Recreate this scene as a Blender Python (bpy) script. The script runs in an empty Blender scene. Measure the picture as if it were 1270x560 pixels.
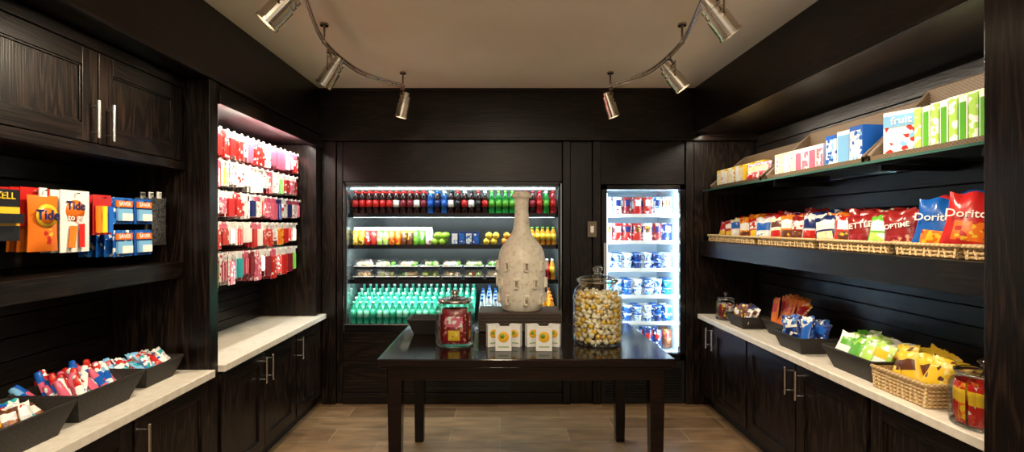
import bpy, math, random
from mathutils import Matrix, Vector
random.seed(7)
scene = bpy.context.scene
PI = math.pi

# ---------------------------------------------------------------- materials
def new_mat(name):
    m = bpy.data.materials.new(name); m.use_nodes = True
    nt = m.node_tree
    return m, nt, nt.nodes["Principled BSDF"]

def plain(name, col, rough=0.5, metal=0.0, emit=None, es=0.0, spec=0.5, coat=0.0):
    m, nt, b = new_mat(name)
    b.inputs["Base Color"].default_value = (*col, 1)
    b.inputs["Roughness"].default_value = rough
    b.inputs["Metallic"].default_value = metal
    b.inputs["Specular IOR Level"].default_value = spec
    b.inputs["Coat Weight"].default_value = coat
    if emit:
        b.inputs["Emission Color"].default_value = (*emit, 1)
        b.inputs["Emission Strength"].default_value = es
    return m

def wood(name, axis, dark, light, rough=0.33, scale=1.0, bump=0.3):
    m, nt, b = new_mat(name)
    N, L = nt.nodes, nt.links
    tc = N.new("ShaderNodeTexCoord"); mp = N.new("ShaderNodeMapping")
    sc = [7*scale]*3; sc[axis] = 0.8*scale
    mp.inputs["Scale"].default_value = sc
    L.new(tc.outputs["Object"], mp.inputs["Vector"])
    n1 = N.new("ShaderNodeTexNoise"); n1.inputs["Scale"].default_value = 0.9
    n1.inputs["Detail"].default_value = 2; n1.inputs["Distortion"].default_value = 0.5
    L.new(mp.outputs[0], n1.inputs["Vector"])
    mul = N.new("ShaderNodeMath"); mul.operation = 'MULTIPLY'; mul.inputs[1].default_value = 90
    L.new(n1.outputs[0], mul.inputs[0])
    sn = N.new("ShaderNodeMath"); sn.operation = 'SINE'; L.new(mul.outputs[0], sn.inputs[0])
    mp2 = N.new("ShaderNodeMapping")
    sc2 = [170*scale]*3; sc2[axis] = 5*scale
    mp2.inputs["Scale"].default_value = sc2
    L.new(tc.outputs["Object"], mp2.inputs["Vector"])
    n2 = N.new("ShaderNodeTexNoise"); n2.inputs["Scale"].default_value = 1; n2.inputs["Detail"].default_value = 2
    L.new(mp2.outputs[0], n2.inputs["Vector"])
    ma = N.new("ShaderNodeMath"); ma.operation = 'MULTIPLY_ADD'
    ma.inputs[1].default_value = 0.15; L.new(sn.outputs[0], ma.inputs[0]); L.new(n2.outputs[0], ma.inputs[2])
    r = N.new("ShaderNodeValToRGB")
    r.color_ramp.elements[0].position = 0.47; r.color_ramp.elements[0].color = (*dark, 1)
    r.color_ramp.elements[1].position = 0.82; r.color_ramp.elements[1].color = (*light, 1)
    L.new(ma.outputs[0], r.inputs[0]); L.new(r.outputs[0], b.inputs["Base Color"])
    b.inputs["Roughness"].default_value = rough
    b.inputs["Specular IOR Level"].default_value = 0.35
    bp = N.new("ShaderNodeBump"); bp.inputs["Strength"].default_value = bump; bp.inputs["Distance"].default_value = 0.002
    L.new(ma.outputs[0], bp.inputs["Height"]); L.new(bp.outputs[0], b.inputs["Normal"])
    return m

DK = (0.0038, 0.0020, 0.0015); LT = (0.016, 0.009, 0.006)
wood_z = wood("espresso_wood_vertical", 2, DK, (0.028, 0.0155, 0.0105))
wood_y = wood("espresso_wood_along_y", 1, DK, LT)
wood_x = wood("espresso_wood_along_x", 0, DK, (0.022, 0.0125, 0.0082))
wood_table = wood("table_lacquer", 0, (0.006, 0.0028, 0.0022), (0.012, 0.006, 0.0045), rough=0.12, bump=0.03)
black = plain("matte_black", (0.007, 0.007, 0.007), 0.45)
blackgloss = plain("gloss_black", (0.006, 0.006, 0.007), 0.15)
nickel = plain("brushed_nickel", (0.66, 0.60, 0.52), 0.26, 1.0)
steel = plain("handle_steel", (0.78, 0.76, 0.72), 0.25, 1.0)

def noisy(name, c1, c2, scale, rough=0.5, bump=0.0, lo=0.35, hi=0.65, detail=4, dist=0.003, spec=0.5):
    m, nt, b = new_mat(name); N, L = nt.nodes, nt.links
    tc = N.new("ShaderNodeTexCoord"); n = N.new("ShaderNodeTexNoise")
    n.inputs["Scale"].default_value = scale; n.inputs["Detail"].default_value = detail
    L.new(tc.outputs["Object"], n.inputs["Vector"])
    r = N.new("ShaderNodeValToRGB")
    r.color_ramp.elements[0].position = lo; r.color_ramp.elements[0].color = (*c1, 1)
    r.color_ramp.elements[1].position = hi; r.color_ramp.elements[1].color = (*c2, 1)
    L.new(n.outputs[0], r.inputs[0]); L.new(r.outputs[0], b.inputs["Base Color"])
    b.inputs["Roughness"].default_value = rough
    b.inputs["Specular IOR Level"].default_value = spec
    if bump:
        bp = N.new("ShaderNodeBump"); bp.inputs["Strength"].default_value = bump; bp.inputs["Distance"].default_value = dist
        L.new(n.outputs[0], bp.inputs["Height"]); L.new(bp.outputs[0], b.inputs["Normal"])
    return m

plaster = noisy("ceiling_plaster", (0.76, 0.67, 0.52), (0.84, 0.76, 0.61), 1.2, 0.9, 0.1)
quartz = noisy("cream_quartz", (0.70, 0.64, 0.54), (0.80, 0.75, 0.66), 30, 0.3)
wallpaint = noisy("dark_wall_paint", (0.010, 0.007, 0.006), (0.015, 0.011, 0.009), 5, 0.7)
ceramic = noisy("cream_ceramic", (0.66, 0.55, 0.40), (0.92, 0.85, 0.70), 34, 0.38, 0.35, 0.25, 0.5, 6, 0.003)
ceramic_shade = noisy("ceramic_glyph_shade", (0.26, 0.19, 0.12), (0.48, 0.38, 0.27), 40, 0.5, 0.4)  # darker ceramic, bracket shadow put into the colour

def printed(name, base, second, third=None, scale=28, rough=0.3):
    """printed packaging: base colour with artwork blotches"""
    m, nt, b = new_mat(name); N, L = nt.nodes, nt.links
    tc = N.new("ShaderNodeTexCoord"); v = N.new("ShaderNodeTexVoronoi")
    v.inputs["Scale"].default_value = scale
    L.new(tc.outputs["Object"], v.inputs["Vector"])
    sep = N.new("ShaderNodeSeparateColor"); L.new(v.outputs["Color"], sep.inputs[0])
    r = N.new("ShaderNodeValToRGB"); cr = r.color_ramp; cr.interpolation = 'CONSTANT'
    cr.elements[0].position = 0; cr.elements[0].color = (*base, 1)
    cr.elements[1].position = 0.68; cr.elements[1].color = (*second, 1)
    e = cr.elements.new(0.88); e.color = (*(third or second), 1)
    L.new(sep.outputs[0], r.inputs[0]); L.new(r.outputs[0], b.inputs["Base Color"])
    b.inputs["Roughness"].default_value = rough
    return m

W=(0.85,0.84,0.80); RED=(0.50,0.015,0.012); BLU=(0.01,0.10,0.45); YEL=(0.80,0.52,0.03); GRN=(0.10,0.38,0.03)
ORG=(0.75,0.17,0.015); PNK=(0.65,0.12,0.20); NVY=(0.01,0.02,0.12); TEAL=(0.02,0.36,0.40); BRN=(0.12,0.04,0.02); LBL=(0.20,0.46,0.75)
p_white = printed("print_white", W, (0.6,0.62,0.66), RED, 60)
p_whiteblue = printed("print_white_blue", W, BLU, LBL, 60)
p_red = printed("print_red", RED, (0.6,0.05,0.03), W, 60)
p_pink = printed("print_pink", PNK, W, (0.85,0.4,0.5), 60)
p_blue = printed("print_blue", BLU, (0.02,0.2,0.6), W, 60)
p_navy = printed("print_navy", NVY, BLU, W, 60)
p_green = printed("print_green", GRN, (0.3,0.6,0.05), W, 60)
p_yellow = printed("print_yellow", YEL, (0.85,0.7,0.2), BRN, 60)
p_orange = printed("print_orange", ORG, YEL, RED, 60)
p_teal = printed("print_teal", TEAL, W, BLU, 60)
p_brown = printed("print_brown", BRN, (0.3,0.1,0.03), YEL, 60)
p_cream = printed("print_cream", (0.82,0.75,0.42), W, (0.8,0.55,0.4), 60)
p_limewhite = printed("print_lime_white", (0.42,0.68,0.12), W, W, 44)
p_strawb = printed("print_fruit_box", W, RED, LBL, 40)
p_maroon = printed("print_maroon", (0.22,0.012,0.02), (0.3,0.02,0.03), (0.6,0.3,0.2), 60)
c_white=plain("pkg_white",W,0.35); c_red=plain("pkg_red",RED,0.3); c_blue=plain("pkg_blue",BLU,0.3)
c_yellow=plain("pkg_yellow",YEL,0.3); c_green=plain("pkg_green",GRN,0.3); c_orange=plain("pkg_orange",ORG,0.3)
c_black=plain("pkg_black",(0.01,0.01,0.012),0.3); c_navy=plain("pkg_navy",NVY,0.3); c_pink=plain("pkg_pink",PNK,0.3)
c_lbl=plain("pkg_light_blue",LBL,0.3); c_teal=plain("pkg_teal",TEAL,0.3); c_brown=plain("pkg_brown",BRN,0.3)
c_maroon=plain("pkg_maroon",(0.22,0.01,0.02),0.3)
cola=plain("liquid_cola",(0.03,0.008,0.005),0.12); liq_green=plain("liquid_green",(0.02,0.35,0.05),0.12)
liq_red=plain("liquid_red",(0.5,0.02,0.03),0.12); liq_blue=plain("liquid_blue",(0.02,0.12,0.45),0.12)
liq_org=plain("liquid_orange",(0.8,0.3,0.02),0.12); liq_clear=plain("liquid_clear",(0.55,0.65,0.68),0.1)
aqua=plain("aqua_water_bottle",(0.03,0.42,0.26),0.12); aqua2=plain("aqua_label",(0.20,0.60,0.44),0.3)
gold=plain("gold_foil",(0.85,0.53,0.10),0.3,0.3); foilw=plain("cream_wrapper",(0.92,0.84,0.60),0.3)
iron=plain("wire_white",(0.75,0.75,0.75),0.3,0.3)

def thin_glass(name, tint=(1,1,1), gloss=0.08, rough=0.03, fres=0.55):
    m = bpy.data.materials.new(name); m.use_nodes = True
    nt = m.node_tree; N, L = nt.nodes, nt.links; N.clear()
    o = N.new("ShaderNodeOutputMaterial"); mix = N.new("ShaderNodeMixShader")
    t = N.new("ShaderNodeBsdfTransparent"); t.inputs[0].default_value = (*tint, 1)
    g = N.new("ShaderNodeBsdfGlossy"); g.inputs["Roughness"].default_value = rough
    lw = N.new("ShaderNodeLayerWeight"); lw.inputs[0].default_value = 0.25
    mr = N.new("ShaderNodeMath"); mr.operation='MULTIPLY_ADD'; mr.inputs[1].default_value=fres; mr.inputs[2].default_value=gloss
    L.new(lw.outputs["Fresnel"], mr.inputs[0]); L.new(mr.outputs[0], mix.inputs[0])
    L.new(t.outputs[0], mix.inputs[1]); L.new(g.outputs[0], mix.inputs[2]); L.new(mix.outputs[0], o.inputs[0])
    return m
glass = thin_glass("clear_glass", (0.97,0.98,0.97), 0.03)
glass_shelf_m = thin_glass("shelf_glass", (0.72,0.82,0.78), 0.06)
plastic = thin_glass("clear_plastic", (0.95,0.96,0.96), 0.10, 0.15, 0.3)

def weave(name, c1, c2, sc):
    m, nt, b = new_mat(name); N, L = nt.nodes, nt.links
    tc = N.new("ShaderNodeTexCoord"); mp=N.new("ShaderNodeMapping"); mp.inputs["Scale"].default_value=(sc,sc,sc*1.3)
    L.new(tc.outputs["Object"], mp.inputs["Vector"])
    ck = N.new("ShaderNodeTexChecker"); ck.inputs["Scale"].default_value=1
    L.new(mp.outputs[0], ck.inputs["Vector"])
    n = N.new("ShaderNodeTexNoise"); n.inputs["Scale"].default_value=60
    L.new(tc.outputs["Object"], n.inputs["Vector"])
    mx = N.new("ShaderNodeMix"); mx.data_type='RGBA'
    mx.inputs["A"].default_value=(*c1,1); mx.inputs["B"].default_value=(*c2,1)
    ad = N.new("ShaderNodeMath"); ad.operation='MULTIPLY_ADD'; ad.inputs[1].default_value=0.55
    L.new(ck.outputs["Fac"], ad.inputs[0])
    ml = N.new("ShaderNodeMath"); ml.operation='MULTIPLY'; ml.inputs[1].default_value=0.5
    L.new(n.outputs[0], ml.inputs[0]); L.new(ml.outputs[0], ad.inputs[2])
    L.new(ad.outputs[0], mx.inputs["Factor"]); L.new(mx.outputs["Result"], b.inputs["Base Color"])
    b.inputs["Roughness"].default_value=0.6
    bp=N.new("ShaderNodeBump"); bp.inputs["Strength"].default_value=0.6; bp.inputs["Distance"].default_value=0.004
    L.new(ad.outputs[0], bp.inputs["Height"]); L.new(bp.outputs[0], b.inputs["Normal"])
    return m
wicker = weave("tan_wicker", (0.25,0.14,0.055), (0.70,0.50,0.24), 90)
leather = weave("black_woven_leather", (0.010,0.008,0.007), (0.026,0.020,0.016), 80)
riserm = weave("brown_woven_box", (0.03,0.02,0.014), (0.12,0.085,0.06), 110)

fm, nt, b = new_mat("stone_plank_tile"); N, L = nt.nodes, nt.links
tc = N.new("ShaderNodeTexCoord"); br = N.new("ShaderNodeTexBrick")
L.new(tc.outputs["Object"], br.inputs["Vector"])
br.inputs["Scale"].default_value = 1; br.inputs["Brick Width"].default_value = 0.90; br.inputs["Row Height"].default_value = 0.225
br.inputs["Mortar Size"].default_value = 0.005; br.offset = 0.42
br.inputs["Color1"].default_value = (0.25,0.155,0.080,1); br.inputs["Color2"].default_value = (0.14,0.082,0.042,1)
br.inputs["Mortar"].default_value = (0.26,0.19,0.12,1)
mp = N.new("ShaderNodeMapping"); mp.inputs["Scale"].default_value = (1.6,6,1); L.new(tc.outputs["Object"], mp.inputs["Vector"])
n = N.new("ShaderNodeTexNoise"); n.inputs["Scale"].default_value = 2.4; n.inputs["Detail"].default_value = 7; L.new(mp.outputs[0], n.inputs["Vector"])
r = N.new("ShaderNodeValToRGB"); r.color_ramp.elements[0].position=0.3; r.color_ramp.elements[0].color=(0.6,0.58,0.55,1)
r.color_ramp.elements[1].position=0.7; r.color_ramp.elements[1].color=(1.2,1.15,1.05,1); L.new(n.outputs[0], r.inputs[0])
mx = N.new("ShaderNodeMix"); mx.data_type='RGBA'; mx.blend_type='MULTIPLY'; mx.inputs["Factor"].default_value=1
L.new(br.outputs["Color"], mx.inputs["A"]); L.new(r.outputs[0], mx.inputs["B"]); L.new(mx.outputs["Result"], b.inputs["Base Color"])
b.inputs["Roughness"].default_value=0.38
bp=N.new("ShaderNodeBump"); bp.inputs["Strength"].default_value=0.5; bp.inputs["Distance"].default_value=0.003; bp.invert=True
L.new(br.outputs["Fac"], bp.inputs["Height"]); L.new(bp.outputs[0], b.inputs["Normal"])

# ---------------------------------------------------------------- mesh builder
def T(x,y,z): return Matrix.Translation((x,y,z))
def R(a,ax): return Matrix.Rotation(a,4,ax)

class MB:
    def __init__(s): s.v=[]; s.f=[]; s.mi=[]; s.sm=[]; s.mats=[]; s.idx={}
    def mid(s,m):
        if m.name not in s.idx: s.idx[m.name]=len(s.mats); s.mats.append(m)
        return s.idx[m.name]
    def add(s, vs, fs, mat, smooth=False, M=None):
        o=len(s.v)
        if M is not None: vs=[M@Vector(p) for p in vs]
        s.v.extend([tuple(p) for p in vs])
        for k,f in enumerate(fs):
            s.f.append([i+o for i in f])
            s.mi.append(s.mid(mat[k] if isinstance(mat,list) else mat)); s.sm.append(smooth)
    def box(s,x0,x1,y0,y1,z0,z1,mat,M=None):
        if x0>x1:x0,x1=x1,x0
        if y0>y1:y0,y1=y1,y0
        vs=[(x0,y0,z0),(x1,y0,z0),(x1,y1,z0),(x0,y1,z0),(x0,y0,z1),(x1,y0,z1),(x1,y1,z1),(x0,y1,z1)]
        s.add(vs,[(0,3,2,1),(4,5,6,7),(0,1,5,4),(1,2,6,5),(2,3,7,6),(3,0,4,7)],mat,False,M)
    def lathe(s, prof, M=None, seg=16, smooth=True):
        vs=[];fs=[];ms=[]
        for (r,z,*_) in prof:
            for k in range(seg):
                a=2*PI*k/seg; vs.append((r*math.cos(a),r*math.sin(a),z))
        for i in range(1,len(prof)):
            for k in range(seg):
                k2=(k+1)%seg
                fs.append(((i-1)*seg+k,(i-1)*seg+k2,i*seg+k2,i*seg+k)); ms.append(prof[i][2])
        s.add(vs,fs,ms,smooth,M)
    def cyl(s,p0,p1,r,mat,seg=12,r1=None):
        p0=Vector(p0);p1=Vector(p1);d=p1-p0;l=d.length
        M=Matrix.Translation(p0)@d.to_track_quat('Z','Y').to_matrix().to_4x4()
        r1=r if r1 is None else r1
        s.lathe([(0,0,mat),(r,0,mat),(r,0,mat),(r1,l,mat),(r1,l,mat),(0,l,mat)],M,seg)
    def tube(s,pts,r,mat,seg=8,closed=False):
        n=len(pts);vs=[];fs=[]
        P=[Vector(p) for p in pts]
        for i in range(n):
            if closed: d=P[(i+1)%n]-P[i-1]
            else: d=P[min(i+1,n-1)]-P[max(i-1,0)]
            q=d.to_track_quat('Z','Y')
            for k in range(seg):
                a=2*PI*k/seg; vs.append(P[i]+q@Vector((r*math.cos(a),r*math.sin(a),0)))
        for i in range(n if closed else n-1):
            j=(i+1)%n
            for k in range(seg):
                k2=(k+1)%seg; fs.append((i*seg+k,i*seg+k2,j*seg+k2,j*seg+k))
        s.add(vs,fs,mat,True)
    def ball(s,c,r,mat,seg=8,rings=5,M=None,sq=(1,1,1)):
        pr=[]
        for i in range(rings+1):
            t=PI*i/rings; pr.append((r*math.sin(t),-r*math.cos(t),mat))
        MM=T(*c)@(M if M is not None else Matrix.Identity(4))@Matrix.Diagonal((*sq,1))
        s.lathe(pr,MM,seg)
    def bag(s,w,h,t,M,base,label=None,accent=None,nx=8,nz=10,crink=0.004,wr=0.0):
        """pillow pouch: crimped flat seals top and bottom, puffed middle, optional seal wrinkles"""
        label=label or base; accent=accent or base
        ph=random.uniform(0,6); lc=random.uniform(-.06,.06)
        for side in (-1,1):
            vs=[];fs=[];ms=[]
            for j in range(nz+1):
                bb=-1+2*j/nz
                for i in range(nx+1):
                    a=-1+2*i/nx
                    y=side*t/2*(max(0,1-a*a)**0.55)*(1-abs(bb)**(4 if wr else 5))
                    e=abs(a)==1 or abs(bb)==1
                    if not e: y+=random.uniform(-crink,crink)*0.7
                    if wr and abs(bb)>.45 and abs(a)<1: y+=wr*math.sin(a*9+ph+bb*3)*(abs(bb)-.45)*1.8
                    x=a*w/2*(1-(0.13 if wr else 0.07)*(1-bb*bb))
                    z=h*(bb+1)/2
                    if wr: z-=h*.03*math.cos(a*5+ph)*(1 if bb>0 else 0)*bb
                    vs.append((x,y,z))
            for j in range(nz):
                for i in range(nx):
                    q=(j*(nx+1)+i,j*(nx+1)+i+1,(j+1)*(nx+1)+i+1,(j+1)*(nx+1)+i)
                    fs.append(q if side<0 else q[::-1])
                    fj=(j+.5)/nz+lc; fi=abs((i+.5)/nx-.5)
                    mm=base
                    if 0.5<fj<0.8 and fi<0.4: mm=label
                    elif 0.15<fj<0.42 and fi<0.3: mm=accent
                    ms.append(mm)
            s.add(vs,fs,ms,True,M)
    def carton(s,w,d,h,M,base,face,side=None):
        s.box(-w/2,w/2,-d/2,d/2,0,h,base,M)
        s.box(-w*0.44,w*0.44,-d/2-0.0012,-d/2+0.0003,h*0.12,h*0.88,face,M)
    def text(s,body,size,M,mat,ex=0.0008,align='CENTER'):
        cu=bpy.data.curves.new("t",'FONT'); cu.body=body; cu.size=size; cu.extrude=ex; cu.offset=size*0.012; cu.align_x=align; cu.align_y='CENTER'; cu.resolution_u=3
        ob=bpy.data.objects.new("t",cu); scene.collection.objects.link(ob)
        dg=bpy.context.evaluated_depsgraph_get(); me=ob.evaluated_get(dg).to_mesh()
        vs=[v.co.copy() for v in me.vertices]; fs=[tuple(p.vertices) for p in me.polygons]
        s.add(vs,fs,mat,False,M@R(PI/2,'X'))
        ob.evaluated_get(dg).to_mesh_clear()
        bpy.data.objects.remove(ob); bpy.data.curves.remove(cu)
    def build(s,name,bevel=0.0):
        me=bpy.data.meshes.new(name); me.from_pydata(s.v,[],s.f)
        for m in s.mats: me.materials.append(m)
        me.polygons.foreach_set("material_index",s.mi); me.polygons.foreach_set("use_smooth",s.sm)
        me.validate(); me.update()
        ob=bpy.data.objects.new(name,me); scene.collection.objects.link(ob)
        if bevel:
            bv=ob.modifiers.new("bevel",'BEVEL'); bv.width=bevel; bv.segments=2; bv.limit_method='ANGLE'; bv.angle_limit=math.radians(50)
        return ob

CEIL=2.82
# ---------------------------------------------------------------- room shell
m=MB(); m.box(-2.3,2.5,-1.6,5.3,-0.05,0,fm); m.build("floor")
m=MB(); m.box(-2.3,2.5,-1.6,5.3,CEIL,CEIL+0.05,plaster); m.build("ceiling")
m=MB(); m.box(-2.3,-2.18,-1.6,5.3,0,CEIL,wallpaint); m.build("wall_left")
m=MB(); m.box(2.38,2.5,-1.6,5.3,0,CEIL,wallpaint); m.build("wall_right")
m=MB(); m.box(-2.18,2.38,5.2,5.3,0,CEIL,wallpaint); m.build("wall_back")
m=MB(); m.box(-2.18,-1.60,-1.6,4.30,2.41,CEIL,wood_y); m.box(-1.60,-1.585,-1.6,4.30,2.41,2.43,wood_y)
m.build("trim_soffit_left",0.003)
m=MB(); m.box(1.72,2.38,-1.6,4.30,2.42,CEIL,wood_y); m.box(1.705,1.72,-1.6,4.30,2.42,2.44,wood_y)
m.build("trim_soffit_right",0.003)
m=MB(); m.box(-2.18,2.38,4.30,4.44,2.36,CEIL,wood_x); m.box(-1.60,1.72,4.28,4.30,CEIL-0.025,CEIL,wood_x); m.box(-1.60,1.72,4.285,4.30,2.36,2.385,wood_x)
m.build("trim_soffit_back",0.003)

# ---------------------------------------------------------------- back panelling
F=4.36
m=MB(); m.box(-1.60,-1.475,F-0.02,5.1,0,2.358,wood_z); m.box(-1.47,-1.42,F,5.1,0,2.358,wood_z); m.build("trim_pier_1",0.003)
m=MB(); m.box(0.565,0.63,F-0.02,5.1,0,2.358,wood_z); m.box(0.635,0.83,F,5.1,0,2.358,wood_z); m.box(0.835,0.905,F-0.02,5.1,0,2.358,wood_z); m.build("trim_pier_2",0.003)
m=MB(); m.box(1.67,1.74,F-0.02,5.1,0,2.358,wood_z); m.build("trim_pier_3",0.003)
m=MB(); m.box(-1.415,0.56,F,F+0.06,2.00,2.358,wood_x); m.build("trim_panel_1",0.003)
m=MB(); m.box(-1.415,0.56,F,F+0.04,0.10,0.652,wood_x); m.box(-1.415,0.56,F-0.015,F,0.0,0.10,wood_x); m.build("trim_panel_2",0.003)
m=MB(); m.box(0.91,1.665,F,F+0.06,1.975,2.358,wood_x); m.build("trim_panel_3",0.003)
m=MB()
m.box(-0.70,0.09,F-0.012,F-0.001,0.13,0.30,black)
for k in range(9): 
    z=0.145+k*0.017; m.box(-0.685,0.075,F-0.022,F-0.012,z,z+0.008,blackgloss)
m.build("cooler_vent_grille")
m=MB(); m.box(0.785,0.865,F-0.03,F-0.021,1.50,1.64,plain("plate_bronze",(0.16,0.12,0.08),0.4)); m.box(0.81,0.84,F-0.036,F-0.03,1.54,1.60,c_white)
m.build("light_switch_plate",0.002)

# ---------------------------------------------------------------- cabinetry helpers
def xdoor(m,xf,d,y0,y1,z0,z1,mz=wood_z,my=wood_y,fr=0.075):
    t=0.022*d
    m.box(xf,xf+t,y0,y0+fr,z0,z1,mz); m.box(xf,xf+t,y1-fr,y1,z0,z1,mz)
    m.box(xf,xf+t,y0+fr,y1-fr,z0,z0+fr,my); m.box(xf,xf+t,y0+fr,y1-fr,z1-fr,z1,my)
    m.box(xf,xf+t*0.45,y0+fr-0.005,y1-fr+0.005,z0+fr-0.005,z1-fr+0.005,mz)
    b=0.008
    for (a0,a1,c0,c1) in ((y0+fr,y0+fr+b,z0+fr,z1-fr),(y1-fr-b,y1-fr,z0+fr,z1-fr),(y0+fr,y1-fr,z0+fr,z0+fr+b),(y0+fr,y1-fr,z1-fr-b,z1-fr)):
        m.box(xf,xf+t*0.75,a0,a1,c0,c1,mz)
def xhandle(m,xf,d,y,z0,z1):
    x=xf+0.034*d
    m.cyl((x,y,z0),(x,y,z1),0.0075,steel)
    for z in (z0+0.025,z1-0.025): m.cyl((xf,y,z),(x,y,z),0.005,steel,8)

def base_cab(xface,d,xback,y0,y1,doors,handles,name):
    m=MB()
    m.box(xback,xface,y0,y1,0.10,0.772,wood_z)
    m.box(xback,xface-0.05*d,y0,y1,0.0,0.10,black)
    for a,c in doors: xdoor(m,xface,d,a+0.003,c-0.003,0.115,0.76)
    for y in handles: xhandle(m,xface+0.022*d,d,y,0.56,0.73)
    return m.build(name,0.002)
base_cab(-1.60,1,-2.17,2.735,4.33,[(2.74,3.25),(3.25,3.74),(3.76,4.24)],[3.205,3.295,3.80],"base_cabinet")
base_cab(-1.60,1,-2.17,1.0,2.645,[(1.02,1.55),(1.56,2.08),(2.09,2.64)],[1.51,2.13],"base_cabinet")
base_cab(1.82,-1,2.37,1.705,4.33,[(1.74,2.35),(2.37,2.94),(2.945,3.52),(3.54,4.085),(4.09,4.32)],[2.89,2.995,4.03,4.14],"base_cabinet")
m=MB(); m.box(-2.17,-1.555,2.735,4.335,0.775,0.815,quartz); m.build("countertop",0.003)
m=MB(); m.box(-2.17,-1.555,1.0,2.645,0.775,0.815,quartz); m.build("countertop",0.003)
m=MB(); m.box(1.77,2.37,1.705,4.335,0.775,0.815,quartz); m.build("countertop",0.003)
m=MB(); m.box(-2.17,-1.59,2.65,2.73,0,2.405,wood_z); m.build("wood_pillar",0.003)
m=MB(); m.box(1.70,2.37,1.10,1.70,0,2.415,wood_z); m.build("wood_pillar",0.003)
m=MB()
m.box(-2.17,-1.75,1.0,2.645,1.93,2.40,wood_y)
xdoor(m,-1.75,1,1.55-0.53,1.54,1.955,2.345); xdoor(m,-1.75,1,1.548,2.078,1.955,2.345); xdoor(m,-1.75,1,2.086,2.63,1.955,2.345)
m.box(-1.75,-1.725,1.0,2.645,2.35,2.40,wood_y); m.box(-1.75,-1.72,1.0,2.645,1.905,1.948,wood_y)
m.box(-2.17,-1.75,1.0,2.645,1.905,1.93,wood_y)
xhandle(m,-1.728,1,2.045,1.97,2.13); xhandle(m,-1.728,1,2.125,1.97,2.13)
m.build("upper_cabinet",0.002)
m=MB()
z=0.82
while z<1.89:
    m.box(-2.17,-2.13,1.0,2.645,z,min(z+0.093,1.903),wood_y); z+=0.099
m.build("slat_wall_panel",0.002)
m=MB(); m.box(-2.128,-1.73,1.0,2.645,1.32,1.405,wood_y); m.build("display_shelf",0.003)
m=MB()
m.box(-2.17,-1.60,2.735,4.29,2.31,2.405,wood_y)
m.box(-1.62,-1.58,2.735,4.33,2.29,2.36,wood_y)
m.box(-2.17,-1.60,4.21,4.335,0.82,2.305,wood_z)
m.build("trim_niche_frame",0.002)
m=MB()
z=0.82
while z<2.28:
    m.box(-2.12,-2.08,2.735,4.205,z,min(z+0.068,2.30),wood_y); z+=0.073
m.build("slat_wall_panel",0.002)
m=MB(); z=0.82
while z<2.39:
    m.box(2.29,2.33,1.705,4.33,z,min(z+0.093,2.415),wood_y); z+=0.099
m.build("slat_wall_panel",0.002)
m=MB(); m.box(1.745,2.37,4.34,4.40,0,2.355,wood_z); m.build("niche_end_panel")
m=MB(); m.box(1.80,2.285,1.705,4.335,1.335,1.465,wood_y); m.box(1.79,1.80,1.705,4.335,1.335,1.465,wood_y); m.build("display_shelf",0.002)
m=MB(); m.box(1.82,2.285,1.71,4.33,1.908,1.918,glass_shelf_m)
edge=plain("glass_edge",(0.05,0.13,0.11),0.1); m.box(1.815,1.82,1.71,4.33,1.907,1.919,edge)
for y in (1.9,2.42,3.35,4.2): m.box(1.90,2.285,y-0.008,y+0.008,1.875,1.906,black)
m.build("glass_shelf")

# ---------------------------------------------------------------- open cooler
coolint=plain("cooler_liner",(0.03,0.035,0.035),0.3)
coolside=plain("cooler_side_mirror",(0.55,0.62,0.62),0.12,0.8)
led=plain("led_tube",(1,1,1),0.5,0,(0.80,0.97,1.0),4)
m=MB()
X0,X1,Z0,Z1=-1.40,0.545,0.675,1.985
m.box(X0-0.012,X0,4.37,5.08,Z0-0.02,Z1,coolside); m.box(X1,X1+0.012,4.37,5.08,Z0-0.02,Z1,coolside)
m.box(X0,X1,5.05,5.08,Z0,Z1,coolint); m.box(X0,X1,4.37,5.08,Z1,Z1+0.01,coolint)
m.box(X0,X1,4.37,5.05,0.665,0.70,black)
m.box(X0,X1,4.345,4.37,0.66,0.712,blackgloss)
m.box(X0,X1,4.335,4.35,0.712,0.722,steel)
m.box(X0,X0+0.02,4.34,4.37,0.72,Z1,black); m.box(X1-0.02,X1,4.34,4.37,0.72,Z1,black); m.box(X0,X1,4.34,4.37,Z1-0.03,Z1,black)
for k,zz in enumerate((1.71,1.42,1.10)):
    m.box(X0+0.002,X1-0.002,4.47,5.04,zz-0.018,zz,coolint)
    m.box(X0+0.002,X1-0.002,4.455,4.47,zz-0.03,zz+0.008,blackgloss)
    m.cyl((X0+0.04,4.50,zz-0.026),(X1-0.04,4.50,zz-0.026),0.006,led,8)
m.cyl((X0+0.04,4.42,Z1-0.045),(X1-0.04,4.42,Z1-0.045),0.008,led,8)
m.build("open_display_cooler")

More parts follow.
